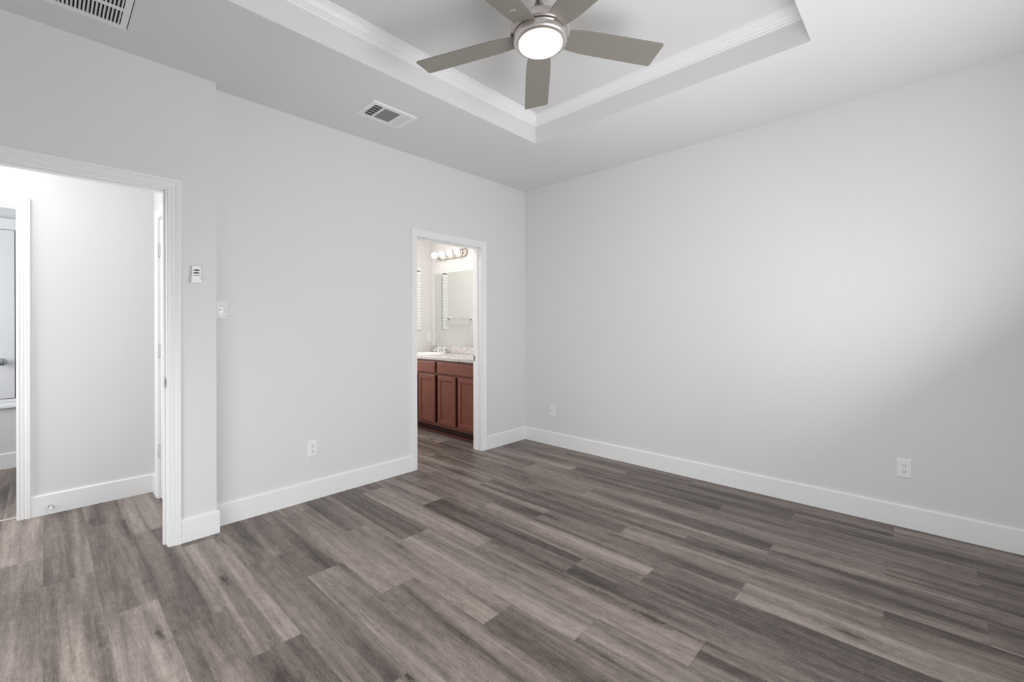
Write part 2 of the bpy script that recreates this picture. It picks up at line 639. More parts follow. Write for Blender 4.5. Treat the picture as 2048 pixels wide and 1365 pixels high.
def base_path(name, pts, h=BH, mat=M_TRIM):
    """pts: face line of the wall, board lies to the LEFT of travel direction"""
    P = [Vector((x, y)) for x, y in pts]
    prof = [(0, 0), (BT, 0), (BT, h - 0.008), (BT - 0.006, h), (0, h)]

    def offs(d):
        out = []
        for i, p in enumerate(P):
            ns = []
            for a, b in ((i - 1, i), (i, i + 1)):
                if a >= 0 and b < len(P):
                    e = (P[b] - P[a]).normalized()
                    ns.append(Vector((-e.y, e.x)))
            if len(ns) == 1:
                out.append(p + ns[0] * d)
            else:
                n = (ns[0] + ns[1]).normalized()
                out.append(p + n * (d / n.dot(ns[0])))
        return out
    bm = BM()
    sweep(bm, [[(q.x, q.y, z) for q in offs(d)] for d, z in prof])
    return struct(bm, name, mat)


CW = 0.057
RV = 0.005
base_path('baseboard_right', [(XB, YN), (XB, YA), (BD[1] + RV + CW, YA)])
base_path('baseboard_left', [(BD[0] - RV - CW, YA), (XE, YA), (XE, YE), (RD[1] + RV + CW, YE)])
base_path('baseboard_entry', [(RD[0] - RV - CW, YE), (XR, YE), (XR, YN), (XB - 0.02, YN)])
base_path('baseboard_hall', [(XH, SD[1] + RV + CW), (XH, YH), (HD[1] + RV + CW, YH)])
base_path('baseboard_far_room', [(1.2, YF), (-1.5, YF)])

# ------------------------------------------------------------------ door casings and jambs
CP = [(0, 0), (0, 0.009), (0.003, 0.011), (0.008, 0.011), (0.010, 0.0085), (0.013, 0.0085), (0.016, 0.011), (0.026, 0.0125), (0.030, 0.0105),
      (0.033, 0.0125), (0.041, 0.0165), (0.044, 0.0150), (0.047, 0.0175), (0.053, 0.0185), (CW, 0.0175), (CW, 0)]


def casing(bm, along, face, out, a0, a1, zt):
    """along 'x' or 'y'; face = coordinate of the wall face; out = +1/-1 direction it projects"""
    a0 -= RV; a1 += RV; zt += RV
    paths = []
    for w, t in CP:
        f = face + out * t
        pts = [(a0 - w, 0), (a0 - w, zt + w), (a1 + w, zt + w), (a1 + w, 0)]
        paths.append([(a, f, z) if along == 'x' else (f, a, z) for a, z in pts])
    sweep(bm, paths)


def jamb(bm, along, f0, f1, a0, a1, zt, stop):
    def bx(p0, p1, q0, q1, z0, z1):
        if along == 'x':
            box(bm, p0, p1, q0, q1, z0, z1)
        else:
            box(bm, q0, q1, p0, p1, z0, z1)
    bx(a0 - JT, a0, f0, f1, 0, zt)
    bx(a1, a1 + JT, f0, f1, 0, zt)
    bx(a0 - JT, a1 + JT, f0, f1, zt, zt + JT)
    if stop:
        s0, s1 = stop
        bx(a0, a0 + 0.011, s0, s1, 0, zt - 0.011)
        bx(a1 - 0.011, a1, s0, s1, 0, zt - 0.011)
        bx(a0, a1, s0, s1, zt - 0.011, zt)


def doorway(n, along, f0, f1, a0, a1, zt, stop, front=True, back=True):
    bm = BM()
    jamb(bm, along, f0, f1, a0, a1, zt, stop)
    j = struct(bm, 'trim_%d' % n, M_TRIM, bevel=0.0012, seg=1)
    if front:
        bm = BM(); casing(bm, along, f0, -1, a0, a1, zt); finish(bm, 'casing', M_TRIM, j)
    if back:
        bm = BM(); casing(bm, along, f1, 1, a0, a1, zt); finish(bm, 'casing', M_TRIM, j)
    return j


jb = doorway(2, 'x', YA, YA + T, BD[0], BD[1], ZH, (YA + 0.046, YA + 0.082))
je = doorway(3, 'x', YE, YE + T, RD[0], RD[1], ZH, (YE + 0.040, YE + 0.076))
jh = doorway(4, 'x', YH, YH + T, HD[0], HD[1], ZH, None)
js = doorway(5, 'y', XH, XH + T, SD[0], SD[1], ZH, (XH + 0.042, XH + 0.078), front=True, back=False)


def strike(parent, x, yc, zc):
    bm = BM()
    box(bm, x - 0.0016, x + 0.0004, yc - 0.016, yc + 0.016, zc - 0.029, zc + 0.029)
    s = finish(bm, 'strike_plate', M_STEEL, parent, bevel=0.0008)
    s['label'] = 'grey metal strike plate'
    bm = BM()
    box(bm, x - 0.0022, x - 0.0010, yc - 0.007, yc + 0.007, zc - 0.012, zc + 0.012)
    finish(bm, 'latch_hole', M_SLOT, s)


strike(je, RD[1], YE + 0.028, 0.935)
strike(jb, BD[1], YA + 0.098, 0.926)

bm = BM()
box(bm, HD[0], HD[1], YH + 0.042, YH + 0.072, 0.0, 0.005)
struct(bm, 'trim_6', M_THRESH, bevel=0.002)

# ------------------------------------------------------------------ hall side door (closed, seen edge on)


def panel_door(name, y0, y1, x_face, z0, z1, mat):
    """slab in a plane X = const, raised-panel face towards -X"""
    bm = BM()
    th = 0.035
    rails = [(z0, z0 + 0.22), (0.98, 1.12), (z1 - 0.12, z1)]
    stile = 0.115
    box(bm, x_face, x_face + th, y0, y0 + stile, z0, z1)
    box(bm, x_face, x_face + th, y1 - stile, y1, z0, z1)
    for a, b in rails:
        box(bm, x_face, x_face + th, y0 + stile, y1 - stile, a, b)
    d = struct(bm, name, mat)
    for a, b in ((rails[0][1], rails[1][0]), (rails[1][1], rails[2][0])):
        bm = BM()
        ya, yb = y0 + stile, y1 - stile
        prof = [(0.0, 0.0), (0.014, 0.008), (0.022, 0.009), (0.045, 0.003)]
        prev = None
        for ins, dep in prof:
            ring = [bm.verts.new((x_face + dep, y, z)) for y, z in ((ya + ins, a + ins), (yb - ins, a + ins), (yb - ins, b - ins), (ya + ins, b - ins))]
            if prev:
                for i in range(4):
                    j = (i + 1) % 4
                    bm.faces.new((prev[i], prev[j], ring[j], ring[i]))
            prev = ring
        bm.faces.new(prev)
        ring = [bm.verts.new((x_face + th - 0.004, y, z)) for y, z in ((ya, a), (yb, a), (yb, b), (ya, b))]
        bm.faces.new(ring)
        finish(bm, 'panel', mat, d)
    return d


hd = panel_door('door_1', SD[0] + 0.003, SD[1] - 0.003, XH + 0.004, 0.012, ZH - 0.003, M_DOOR)
for zc in (0.348, 1.083, 1.815):
    bm = BM()
    lathe(bm, [(0, -0.050), (0.0045, -0.050), (0.0065, -0.044), (0.0065, 0.044), (0.0045, 0.050), (0, 0.052)], 14,
          (XH - 0.006, SD[1] - 0.001, zc))
    box(bm, XH - 0.003, XH + 0.004, SD[1] - 0.030, SD[1] - 0.001, zc - 0.044, zc + 0.044)
    finish(bm, 'hinge', M_HINGE, hd, smooth=40)['label'] = 'painted butt hinge'

# ------------------------------------------------------------------ far room: white access door
ad = thing('access_door', 'flat white access door with satin knob, seen through the far doorway', 'cabinet door', (-0.55, YF, 0.62))
bm = BM(); box(bm, -0.93, -0.180, YF - 0.020, YF - 0.002, 0.622, 2.113); finish(bm, 'panel', M_DOOR, ad, bevel=0.003)
bm = BM(); box(bm, -0.945, -0.176, YF - 0.0035, YF - 0.001, 0.617, 2.118); finish(bm, 'shadow_gap', M_BLACK, ad)


def hmould(name, z0, z1, flip):
    prof = [(0, 0), (0.012, 0.0), (0.014, 0.012), (0.020, 0.018), (0.020, 0.034), (0.028, 0.042), (0.034, 0.058), (0.034, 0.072), (0, 0.072)]
    s = (z1 - z0) / 0.072
    bm = BM()
    sweep(bm, [[(-1.02, YF - max(d, 0.0012), (z0 + h * s) if not flip else (z1 - h * s)), (-0.08, YF - max(d, 0.0012), (z0 + h * s) if not flip else (z1 - h * s))] for d, h in prof])
    return finish(bm, name, M_TRIM, ad)


hmould('head_moulding', 2.118, 2.212, False)
hmould('sill_moulding', 0.540, 0.617, True)
bm = BM(); box(bm, -0.176, -0.10, YF - 0.016, YF - 0.001, 0.617, 2.118); finish(bm, 'side_moulding', M_TRIM, ad, bevel=0.003)
bm = BM()
KX, KZ = -0.258, 0.947
lathe(bm, [(0, 0.070), (0.016, 0.069), (0.026, 0.063), (0.031, 0.052), (0.030, 0.043), (0.020, 0.034), (0.012, 0.028), (0.012, 0.010), (0.014, 0.006)], 32,
      (KX, YF - 0.020, KZ), (1, 0, 0), (0, 0, 1), (0, -1, 0), cap=False)
k = finish(bm, 'knob', M_KNOB, ad, smooth=50); k['label'] = 'satin nickel round knob'
bm = BM()
lathe(bm, [(0, 0.0), (0.032, 0.0), (0.031, 0.005), (0.014, 0.009), (0, 0.009)], 32, (KX, YF - 0.020, KZ), (1, 0, 0), (0, 0, 1), (0, -1, 0))
finish(bm, 'rose', M_KNOB, k, smooth=40)

# door stop on hall baseboard
ds = thing('door_stop', 'small chrome door stop screwed to the hall baseboard', 'door stop', (0.028, YH - BT, 0.052))
bm = BM()
lathe(bm, [(0, 0), (0.013, 0), (0.012, 0.004), (0.005, 0.007), (0.0045, 0.045), (0, 0.045)], 20, (0.028, YH - BT, 0.052), (1, 0, 0), (0, 0, 1), (0, -1, 0))
finish(bm, 'stem', M_CHROME, ds, smooth=40)
bm = BM()
lathe(bm, [(0, 0.043), (0.009, 0.043), (0.010, 0.048), (0.009, 0.058), (0, 0.060)], 20, (0.028, YH - BT, 0.052), (1, 0, 0), (0, 0, 1), (0, -1, 0))
finish(bm, 'bumper', M_PLASTIC, ds, smooth=40)['label'] = 'white rubber tip'

# ------------------------------------------------------------------ unseen bedroom windows, narrow bathroom window, added bathroom window


def window(n, along, f0, f1, a0, a1, z0, z1, sash=True):
    def bx(bm, p0, p1, q0, q1, za, zb):
        if along == 'x':
            box(bm, p0, p1, q0, q1, za, zb)
        else:
            box(bm, q0, q1, p0, p1, za, zb)
    bm = BM()
    w = 0.03 if a1 - a0 > 0.3 else 0.006
    bx(bm, a0, a0 + w, f0, f1, z0, z1)
    bx(bm, a1 - w, a1, f0, f1, z0, z1)
    bx(bm, a0 + w, a1 - w, f0, f1, z0, z0 + w)
    bx(bm, a0 + w, a1 - w, f0, f1, z1 - w, z1)
    if sash:
        zm = (z0 + z1) / 2
        bx(bm, a0 + w, a1 - w, f0, f1, zm - 0.02, zm + 0.02)
    o = struct(bm, 'window_%d' % n, M_TRIM)
    bm = BM()
    fm = (f0 + f1) / 2
    bx(bm, a0 + w * 0.5, a1 - w * 0.5, fm - 0.002, fm + 0.002, z0 + w * 0.5, z1 - w * 0.5)
    finish(bm, 'pane', M_GLASS, o)
    return o


window(1, 'x', YN - T + 0.01, YN - T + 0.05, WS[0], WS[1], WS[2], WS[3])
window(2, 'y', XR - T + 0.01, XR - T + 0.05, WR[0], WR[1], WR[2], WR[3])
window(3, 'x', YBE + 0.07, YBE + 0.10, WB[0], WB[1], WB[2], WB[3], sash=False)
window(4, 'x', YBE + 0.07, YBE + 0.10, 2.42, 2.82, 0.85, 2.05)  # added out-of-view window to carry the grazing light
bl = thing('window_blind', 'white slatted blind in narrow bathroom window past the door jamb', 'blind', (3.41, YBE + 0.03, WB[3]))
bm = BM()
z = WB[2] + 0.035
while z < WB[3] - 0.05:
    obox(bm, ((WB[0] + WB[1]) / 2, YBE - 0.0065, z), (1, 0, 0), (0, 1, 6), (0, -6, 1), 0.0448, 0.024, 0.0012)
    z += 0.040
finish(bm, 'slats', M_BLIND, bl)
bm = BM(); box(bm, WB[0] - 0.008, WB[1] + 0.008, YBE - 0.013, YBE - 0.001, WB[3] - 0.030, WB[3] + 0.010); finish(bm, 'head_rail', M_BLIND, bl, bevel=0.003)
bm = BM(); box(bm, WB[0] - 0.008, WB[1] + 0.008, YBE - 0.012, YBE - 0.002, WB[2] + 0.001, WB[2] + 0.018); finish(bm, 'bottom_rail', M_BLIND, bl, bevel=0.003)

# ------------------------------------------------------------------ ceiling fan (slightly off plumb, as it hangs)
FX, FY, FZ, FTH = 1.673, 1.377, 2.6873, 0.7289
_n = Vector((0.0037, 0.0519, 1)).normalized()
_ex = (Vector((1, 0, 0)) - _n * _n.x).normalized()
_ey = _n.cross(_ex)
FO = Vector((FX, FY, FZ))
fan = thing('ceiling_fan', 'brushed nickel five-blade ceiling fan with lit lamp hanging in the tray ceiling', 'ceiling fan', FO)


def fl(x, y, z):
    return FO + _ex * x + _ey * y + _n * z


def flathe(prof, seg=72, cap=False):
    bm = BM()
    lathe(bm, prof, seg, FO, _ex, _ey, _n, cap=cap)
    return bm


finish(flathe([(0.0, 0.064), (0.06, 0.063), (0.105, 0.059), (0.130, 0.052), (0.142, 0.041), (0.1465, 0.028), (0.1465, 0.004), (0.140, 0.001), (0.118, 0.001), (0.118, -0.006)]),
       'motor_housing', M_NICKEL, fan, smooth=50)
finish(flathe([(0.118, -0.004), (0.129, -0.004), (0.132, -0.008), (0.132, -0.034), (0.127, -0.041), (0.112, -0.045), (0.105, -0.044)]),
       'light_kit_ring', M_NICKEL, fan, smooth=50)
lg = finish(flathe([(0.1075, -0.0435), (0.1065, -0.049), (0.098, -0.056), (0.080, -0.063), (0.050, -0.068), (0.0, -0.070)]),
            'lamp_glass', M_LAMP, fan, smooth=60)
lg['label'] = 'lit frosted lamp glass'
finish(flathe([(0.046, 0.060), (0.042, 0.095), (0.034, 0.125), (0.026, 0.145), (0.018, 0.165), (0.0135, 0.176), (0.0135, 0.20)]), 'downrod', M_DARKNICKEL, fan, smooth=50)
# canopy is plumb against the tray ceiling
_cp = fl(0, 0, 0.20)
bm = BM()
lathe(bm, [(0.012, 2.865 - FZ), (0.03, 2.868 - FZ), (0.058, 2.89 - FZ), (0.068, 2.915 - FZ), (0.070, TZ - FZ)], 48, (_cp.x, _cp.y, FZ), cap=False)
finish(bm, 'canopy', M_NICKEL, fan, smooth=50)

PITCH = -0.1743


def blade(k):
    a = FTH + math.radians(72) * k
    c, s = math.cos(a), math.sin(a)

    def P(r, t, dz):
        # r along blade, t across, dz thickness
        tt = t * math.cos(PITCH) - dz * math.sin(PITCH)
        zz = t * math.sin(PITCH) + dz * math.cos(PITCH)
        return fl(r * c - tt * s, r * s + tt * c, zz + 0.001)
    # outline: (r, t)
    R, HW = 0.6605, 0.0748
    out = []
    left = [(0.118, 0.050), (0.150, 0.057), (0.19, 0.0635), (0.24, 0.068), (0.32, 0.0705), (0.45, 0.0725), (0.60, 0.0743)]
    out += left
    rc = 0.012
    for cx, cy, a0, a1 in ((R - rc, HW - rc, 90, 0), (R - rc, -(HW - rc), 0, -90)):
        for i in range(6):
            an = math.radians(a0 + (a1 - a0) * i / 5)
            out.append((cx + rc * math.cos(an), cy + rc * math.sin(an)))
    out += [(r, -t) for r, t in reversed(left)]
    bm = BM()
    lo = [bm.verts.new(P(r, t, -0.003)) for r, t in out]
    hi = [bm.verts.new(P(r, t, 0.003)) for r, t in out]
    bm.faces.new(lo)
    bm.faces.new(hi[::-1])
    for i in range(len(out)):
        j = (i + 1) % len(out)
        bm.faces.new((lo[i], lo[j], hi[j], hi[i]))
    b = finish(bm, 'blade', M_BLADE, fan, bevel=0.0012)
    if k == 2:
        bm = BM()
        pts = [(0.2183, -0.016), (0.2217, -0.016), (0.2167, 0.012), (0.2133, 0.012)]
        vs = [bm.verts.new(P(r, t, -0.0034)) for r, t in pts]
        ws = [bm.verts.new(P(r, t, -0.0030)) for r, t in pts]
        bm.faces.new(vs)
        for i in range(4):
            bm.faces.new((vs[i], vs[(i + 1) % 4], ws[(i + 1) % 4], ws[i]))
        finish(bm, 'sticker', M_PLASTIC, b)
    return b


for k in range(5):
    blade(k)

# ------------------------------------------------------------------ supply register on the soffit
RX0, RX1, RY0, RY1 = 1.478, 1.822, 2.632, 2.876
sr = thing('supply_register', 'small three-section white supply register on the ceiling near the left wall', 'vent', ((RX0 + RX1) / 2, (RY0 + RY1) / 2, H))


def frame_rect(bm, x0, x1, y0, y1, w, zt, zb, lip=0.004):
    sweep(bm, [[(x0 + i, y0 + i, z), (x1 - i, y0 + i, z), (x1 - i, y1 - i, z), (x0 + i, y1 - i, z)]
               for i, z in ((0, zt), (0, zt - 0.002), (lip, zb), (w, zb), (w, zt))], closed=True)


bw = 0.036
bm = BM()
frame_rect(bm, RX0, RX1, RY0, RY1, bw, H, H - 0.009)
ix0, ix1, iy0, iy1 = RX0 + bw, RX1 - bw, RY0 + bw, RY1 - bw
wd = ix1 - ix0
b1a, b1b = ix0 + wd * 0.235, ix0 + wd * 0.28
b2a, b2b = ix0 + wd * 0.72, ix0 + wd * 0.765
for a, b in ((b1a, b1b), (b2a, b2b)):
    box(bm, a, b, iy0, iy1, H - 0.009, H - 0.001)
finish(bm, 'frame', M_VENT, sr)
bm = BM(); box(bm, ix0 - 0.002, ix1 + 0.002, iy0 - 0.002, iy1 + 0.002, H - 0.0018, H - 0.0004); finish(bm, 'duct_opening', M_DARK, sr)


def louvers(bm, x0, x1, y0, y1, along, n, tilt, depth, zc, thick=0.0009):
    for i in range(n):
        f = (i + 0.5) / n
        if along == 'y':
            c = (x0 + (x1 - x0) * f, (y0 + y1) / 2, zc)
            obox(bm, c, (0, 1, 0), (math.cos(tilt), 0, math.sin(tilt)), (-math.sin(tilt), 0, math.cos(tilt)), (y1 - y0) / 2, depth / 2, thick / 2)
        else:
            c = ((x0 + x1) / 2, y0 + (y1 - y0) * f, zc)
            obox(bm, c, (1, 0, 0), (0, math.cos(tilt), math.sin(tilt)), (0, -math.sin(tilt), math.cos(tilt)), (x1 - x0) / 2, depth / 2, thick / 2)


bm = BM()
louvers(bm, ix0, b1a, iy0, iy1, 'y', 5, math.radians(42), 0.008, H - 0.0062)
for f in (0.2, 0.4, 0.6, 0.8):
    yy = iy0 + (iy1 - iy0) * f
    box(bm, ix0, b1a, yy - 0.0008, yy + 0.0008, H - 0.006, H - 0.002)
finish(bm, 'louver_bank', M_VENT, sr)
bm = BM(); louvers(bm, b1b, b2a, iy0, iy1, 'x', 13, math.radians(48), 0.0085, H - 0.006); finish(bm, 'louver_bank', M_VENT, sr)
bm = BM(); louvers(bm, b2b, ix1, iy0, iy1, 'y', 5, math.radians(-32), 0.0105, H - 0.0064); finish(bm, 'louver_bank', M_VENT, sr)
bm = BM()
obox(bm, (ix0 - 0.006, iy1 - 0.045, H - 0.013), (0, 1, 0), (1, 0, 0), (0, 0, 1), 0.020, 0.0015, 0.004)
lathe(bm, [(0, -0.022), (0.004, -0.021), (0.004, -0.009), (0, -0.009)], 12, (ix0 - 0.001, iy1 - 0.028, H))
finish(bm, 'damper_lever', M_VENT, sr)

# ------------------------------------------------------------------ return air grille on the soffit
GX0, GX1, GY0, GY1 = -0.34, 0.282, 2.30, 2.908
rg = thing('return_grille', 'large white return air grille with many fins, on ceiling at upper left', 'vent', ((GX0 + GX1) / 2, (GY0 + GY1) / 2, H))
gw = 0.026
bm = BM()
frame_rect(bm, GX0, GX1, GY0, GY1, gw, H, H - 0.010)
gx0, gx1, gy0, gy1 = GX0 + gw, GX1 - gw, GY0 + gw + 0.010, GY1 - gw - 0.010
box(bm, gx0, gx1, GY0 + gw, gy0, H - 0.010, H - 0.002)
box(bm, gx0, gx1, gy1, GY1 - gw, H - 0.010, H - 0.002)
rows = []
y = gy1
while y - 0.137 > gy0 - 0.02:
    rows.append((max(y - 0.137, gy0), y))
    y -= 0.159
    if y > gy0:
        box(bm, gx0, gx1, y, y + 0.022, H - 0.010, H - 0.006)
finish(bm, 'frame', M_VENT, rg)
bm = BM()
box(bm, GX1 - 0.002, GX1 + 0.0032, GY0 + 0.01, GY1 - 0.006, H - 0.0012, H - 0.0004)      # dark strip painting the shadow line along the frame
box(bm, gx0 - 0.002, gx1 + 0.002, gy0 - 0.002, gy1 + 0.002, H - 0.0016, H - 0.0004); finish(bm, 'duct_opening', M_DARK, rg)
bm = BM()
for a, b in rows:
    louvers(bm, gx0, gx1, a, b, 'y', 42, math.radians(52), 0.0092, H - 0.0056, 0.0032)
finish(bm, 'fins', M_VENT, rg)

# ------------------------------------------------------------------ wall plates


def wf(axis, at, c, z):
    """local frame on a wall: returns f(u, w, d) with u to the viewer's right, w up, d out of the wall"""
    if axis == 'y':
        return lambda u, w, d: (c + u, at - d, z + w)
    return lambda u, w, d: (at - d, c - u, z + w)


def plate_mesh(f, hw, hh, t, lip=0.004):
    bm = BM()
    prev = None
    for ins, d in ((0, 0), (0, t * 0.45), (lip, t), ):
        ring = [bm.verts.new(f(u, w, d)) for u, w in ((-hw + ins, -hh + ins), (hw - ins, -hh + ins), (hw - ins, hh - ins), (-hw + ins, hh - ins))]
        if prev:
            for i in range(4):
                bm.faces.new((prev[i], prev[(i + 1) % 4], ring[(i + 1) % 4], ring[i]))
        else:
            bm.faces.new(ring)
        prev = ring
    bm.faces.new(prev)
    return bm


def fbox(bm, f, u0, u1, w0, w1, d0, d1):
    vs = [bm.verts.new(f(u, w, d)) for d in (d0, d1) for w in (w0, w1) for u in (u0, u1)]
    for q in ((0, 2, 3, 1), (4, 5, 7, 6), (0, 1, 5, 4), (2, 6, 7, 3), (0, 4, 6, 2), (1, 3, 7, 5)):
        bm.faces.new([vs[i] for i in q])


def disc(bm, f, u, w, r, d0, d1, seg=24, flat=None):
    pts = []
    for i in range(seg):
        a = 2 * PI * i / seg
        x, y = r * math.cos(a), r * math.sin(a)
        if flat:
            y = max(-flat, min(flat, y))
        pts.append((u + x, w + y))
    lo = [bm.verts.new(f(x, y, d0)) for x, y in pts]
    hi = [bm.verts.new(f(x, y, d1)) for x, y in pts]
    bm.faces.new(hi)
    for i in range(seg):
        j = (i + 1) % seg
        bm.faces.new((lo[i], lo[j], hi[j], hi[i]))


def duplex(axis, at, c, z, label, group='duplex outlets low on the bedroom walls'):
    f = wf(axis, at, c, z)
    t = thing('duplex_outlet', label, 'outlet', f(0, 0, 0), group)
    finish(plate_mesh(f, 0.035, 0.0575, 0.0055), 'plate', M_PLASTIC, t)
    for w in (0.0195, -0.0195):
        bm = BM(); disc(bm, f, 0, w, 0.0172, 0.0048, 0.0075, 28, 0.0142)
        r = finish(bm, 'receptacle', M_PLASTIC, t)
        for u, hh in ((-0.0062, 0.0042), (0.0062, 0.0034)):
            bm = BM(); fbox(bm, f, u - 0.0012, u + 0.0012, w + 0.0035 - hh, w + 0.0035 + hh, 0.0070, 0.0079); finish(bm, 'slot', M_SLOT, r)
        bm = BM(); disc(bm, f, 0, w - 0.0075, 0.0025, 0.0070, 0.0079, 12); finish(bm, 'ground_hole', M_SLOT, r)
    bm = BM(); disc(bm, f, 0, 0, 0.003, 0.0050, 0.0063, 12); finish(bm, 'screw', M_VENT, t)
    return t


duplex('y', YA, 1.332, 0.368, 'white duplex outlet low on the left wall, left of the bathroom doorway')
duplex('x', XB, 0.094, 0.365, 'white duplex outlet low on the right wall, near the right edge of view')
duplex('y', YBE, 3.612, 1.098, 'white outlet on bathroom end wall above the counter, beside the mirror', None)

# plate with a single jack
f = wf('x', XB, 2.855, 0.362)
jp = thing('jack_plate', 'white wall plate with one small centre jack, near the room corner', 'wall plate', f(0, 0, 0))
finish(plate_mesh(f, 0.035, 0.0575, 0.0055), 'plate', M_PLASTIC, jp)
bm = BM(); disc(bm, f, 0, 0.002, 0.0055, 0.005, 0.0125, 6); j = finish(bm, 'jack', M_STEEL, jp); j['label'] = 'grey metal jack'
bm = BM(); disc(bm, f, 0, 0.002, 0.002, 0.012, 0.0130, 10); finish(bm, 'hole', M_SLOT, j)
for w in (0.030, -0.030):
    bm = BM(); disc(bm, f, 0, w, 0.003, 0.0050, 0.0063, 12); finish(bm, 'screw', M_VENT, jp)

# light switch with film still on it
f = wf('y', YA, 0.7635, 1.358)
sw = thing('light_switch', 'white light switch under wrinkled protective film, by the wall step', 'switch', f(0, 0, 0))
finish(plate_mesh(f, 0.0355, 0.0585, 0.0055), 'plate', M_PLASTIC, sw)
bm = BM(); fbox(bm, f, -0.0055, 0.0055, -0.012, 0.012, 0.005, 0.0068); tg = finish(bm, 'toggle_slot', M_PLASTIC, sw)
bm = BM()
fbox(bm, f, -0.004, 0.004, -0.002, 0.009, 0.006, 0.017)
finish(bm, 'toggle', M_PLASTIC, tg, bevel=0.001)
bm = BM()
fbox(bm, f, -0.0052, 0.0052, -0.0112, -0.0042, 0.0066, 0.0072)
fbox(bm, f, -0.0052, -0.0036, 0.001, 0.010, 0.0066, 0.0074)
finish(bm, 'toggle_shadow', M_STEEL, tg)  # dark patches paint the toggle's shadow
for w in (0.030, -0.030):
    bm = BM(); disc(bm, f, 0, w, 0.003, 0.0050, 0.0063, 12); finish(bm, 'screw', M_VENT, sw)
rnd = random.Random(3)
bm = BM()
N1, N2 = 14, 20
grid = []
for a in range(N1 + 1):
    for b in range(N2 + 1):
        u = -0.0345 + 0.069 * a / N1
        w = -0.0570 + 0.114 * b / N2
        edge = min(a, N1 - a, b, N2 - b)
        hole = abs(u) < 0.011 and abs(w) < 0.018
        d = 0.0058 + (0.0 if edge == 0 else 0.0006 + 0.0038 * rnd.random() ** 2)
        grid.append(bm.verts.new(f(u, w, d)) if not hole else None)
for a in range(N1):
    for b in range(N2):
        q = [grid[a * (N2 + 1) + b], grid[(a + 1) * (N2 + 1) + b], grid[(a + 1) * (N2 + 1) + b + 1], grid[a * (N2 + 1) + b + 1]]
        if all(q):
            bm.faces.new(q)
finish(bm, 'protective_film', M_FILM, sw, smooth=80)['label'] = 'wrinkled clear film'

# fan remote in its wall cradle
f = wf('y', YE, 0.6135, 1.5635)
cr = thing('remote_cradle', 'white wall cradle holding the fan remote beside the bedroom doorway', 'holder', f(0, 0, 0))
bm = BM()
fbox(bm, f, -0.026, 0.026, -0.051, 0.030, 0.0, 0.004)
fbox(bm, f, -0.026, 0.026, -0.051, -0.046, 0.004, 0.028)
fbox(bm, f, -0.026, -0.0228, -0.046, -0.012, 0.004, 0.028)
fbox(bm, f, 0.0228, 0.026, -0.046, -0.012, 0.004, 0.028)
fbox(bm, f, -0.0228, 0.0228, -0.046, -0.028, 0.0245, 0.028)
finish(bm, 'body', M_PLASTIC, cr, bevel=0.001)
rm = thing('remote_control', 'white fan remote with dark blue buttons resting in its wall cradle', 'remote', f(0, 0, 0))
bm = BM(); fbox(bm, f, -0.0222, 0.0222, -0.0455, 0.049, 0.005, 0.0235); finish(bm, 'body', M_PLASTIC, rm, bevel=0.003)
for w in (0.0245, 0.0085):
    for u, r in ((-0.0105, 0.0034), (0.0, 0.0052), (0.0105, 0.0034)):
        bm = BM(); disc(bm, f, u, w, r * 1.35, 0.0230, 0.0250, 16, r * 0.85); finish(bm, 'button', M_NAVY, rm)
for u in (-0.0105, 0.0, 0.0105):
    bm = BM(); disc(bm, f, u, -0.0055, 0.0033, 0.0230, 0.0248, 14); finish(bm, 'button', M_NAVY, rm)

# ------------------------------------------------------------------ bathroom vanity
VF = 3.105                          # face frame plane
VY0, VY1 = 3.372, YBE - 0.002
va = thing('vanity_cabinet', 'dark cherry wood vanity cabinet seen through the bathroom doorway', 'cabinet', (3.38, 4.15, 0))
bm = BM()
for za, zb in ((0.10, 0.138), (0.684, 0.712), (0.836, 0.858)):      # rails
    box(bm, VF, VF + 0.036, VY0, VY1, za, zb)
for ya, yb in ((VY0, 3.400), (4.800, VY1)):                         # end stiles
    box(bm, VF, VF + 0.036, ya, yb, 0.138, 0.836)
box(bm, VF + 0.036, VF + 0.044, VY0, VY1, 0.10, 0.858)               # set-back inner frame
box(bm, VF + 0.044, XB - 0.006, VY0, VY0 + 0.016, 0.10, 0.858)
box(bm, VF + 0.044, XB - 0.006, VY1 - 0.016, VY1, 0.10, 0.858)
box(bm, VF + 0.044, XB - 0.006, VY0 + 0.016, VY1 - 0.016, 0.10, 0.116)
box(bm, XB - 0.014, XB - 0.006, VY0 + 0.016, VY1 - 0.016, 0.116, 0.858)
finish(bm, 'body', M_CHERRY, va)
bm = BM(); box(bm, VF + 0.065, XB - 0.006, VY0, VY1, 0.0, 0.10); finish(bm, 'toe_kick', M_CHERRY_DARK, va)
bm = BM(); box(bm, VF + 0.052, VF + 0.065, VY0, VY1, 0.0, 0.018); finish(bm, 'shoe_mould', M_CHERRY, va, bevel=0.004)


def shaker(name, y0, y1, z0, z1, fr):
    bm = BM()
    x0, x1 = VF - 0.022, VF - 0.0005
    if fr:
        box(bm, x0, x1, y0, y0 + fr, z0, z1)
        box(bm, x0, x1, y1 - fr, y1, z0, z1)
        box(bm, x0, x1, y0 + fr, y1 - fr, z0, z0 + fr)
        box(bm, x0, x1, y0 + fr, y1 - fr, z1 - fr, z1)
    else:
        box(bm, x0, x1, y0, y1, z0, z1)
    o = finish(bm, name, M_CHERRY, va, bevel=0.003)
    if fr:
        bm = BM(); box(bm, x0 + 0.009, x1 - 0.002, y0 + fr - 0.001, y1 - fr + 0.001, z0 + fr - 0.001, z1 - fr + 0.001)
        finish(bm, 'panel', M_CHERRY, o)
    return o


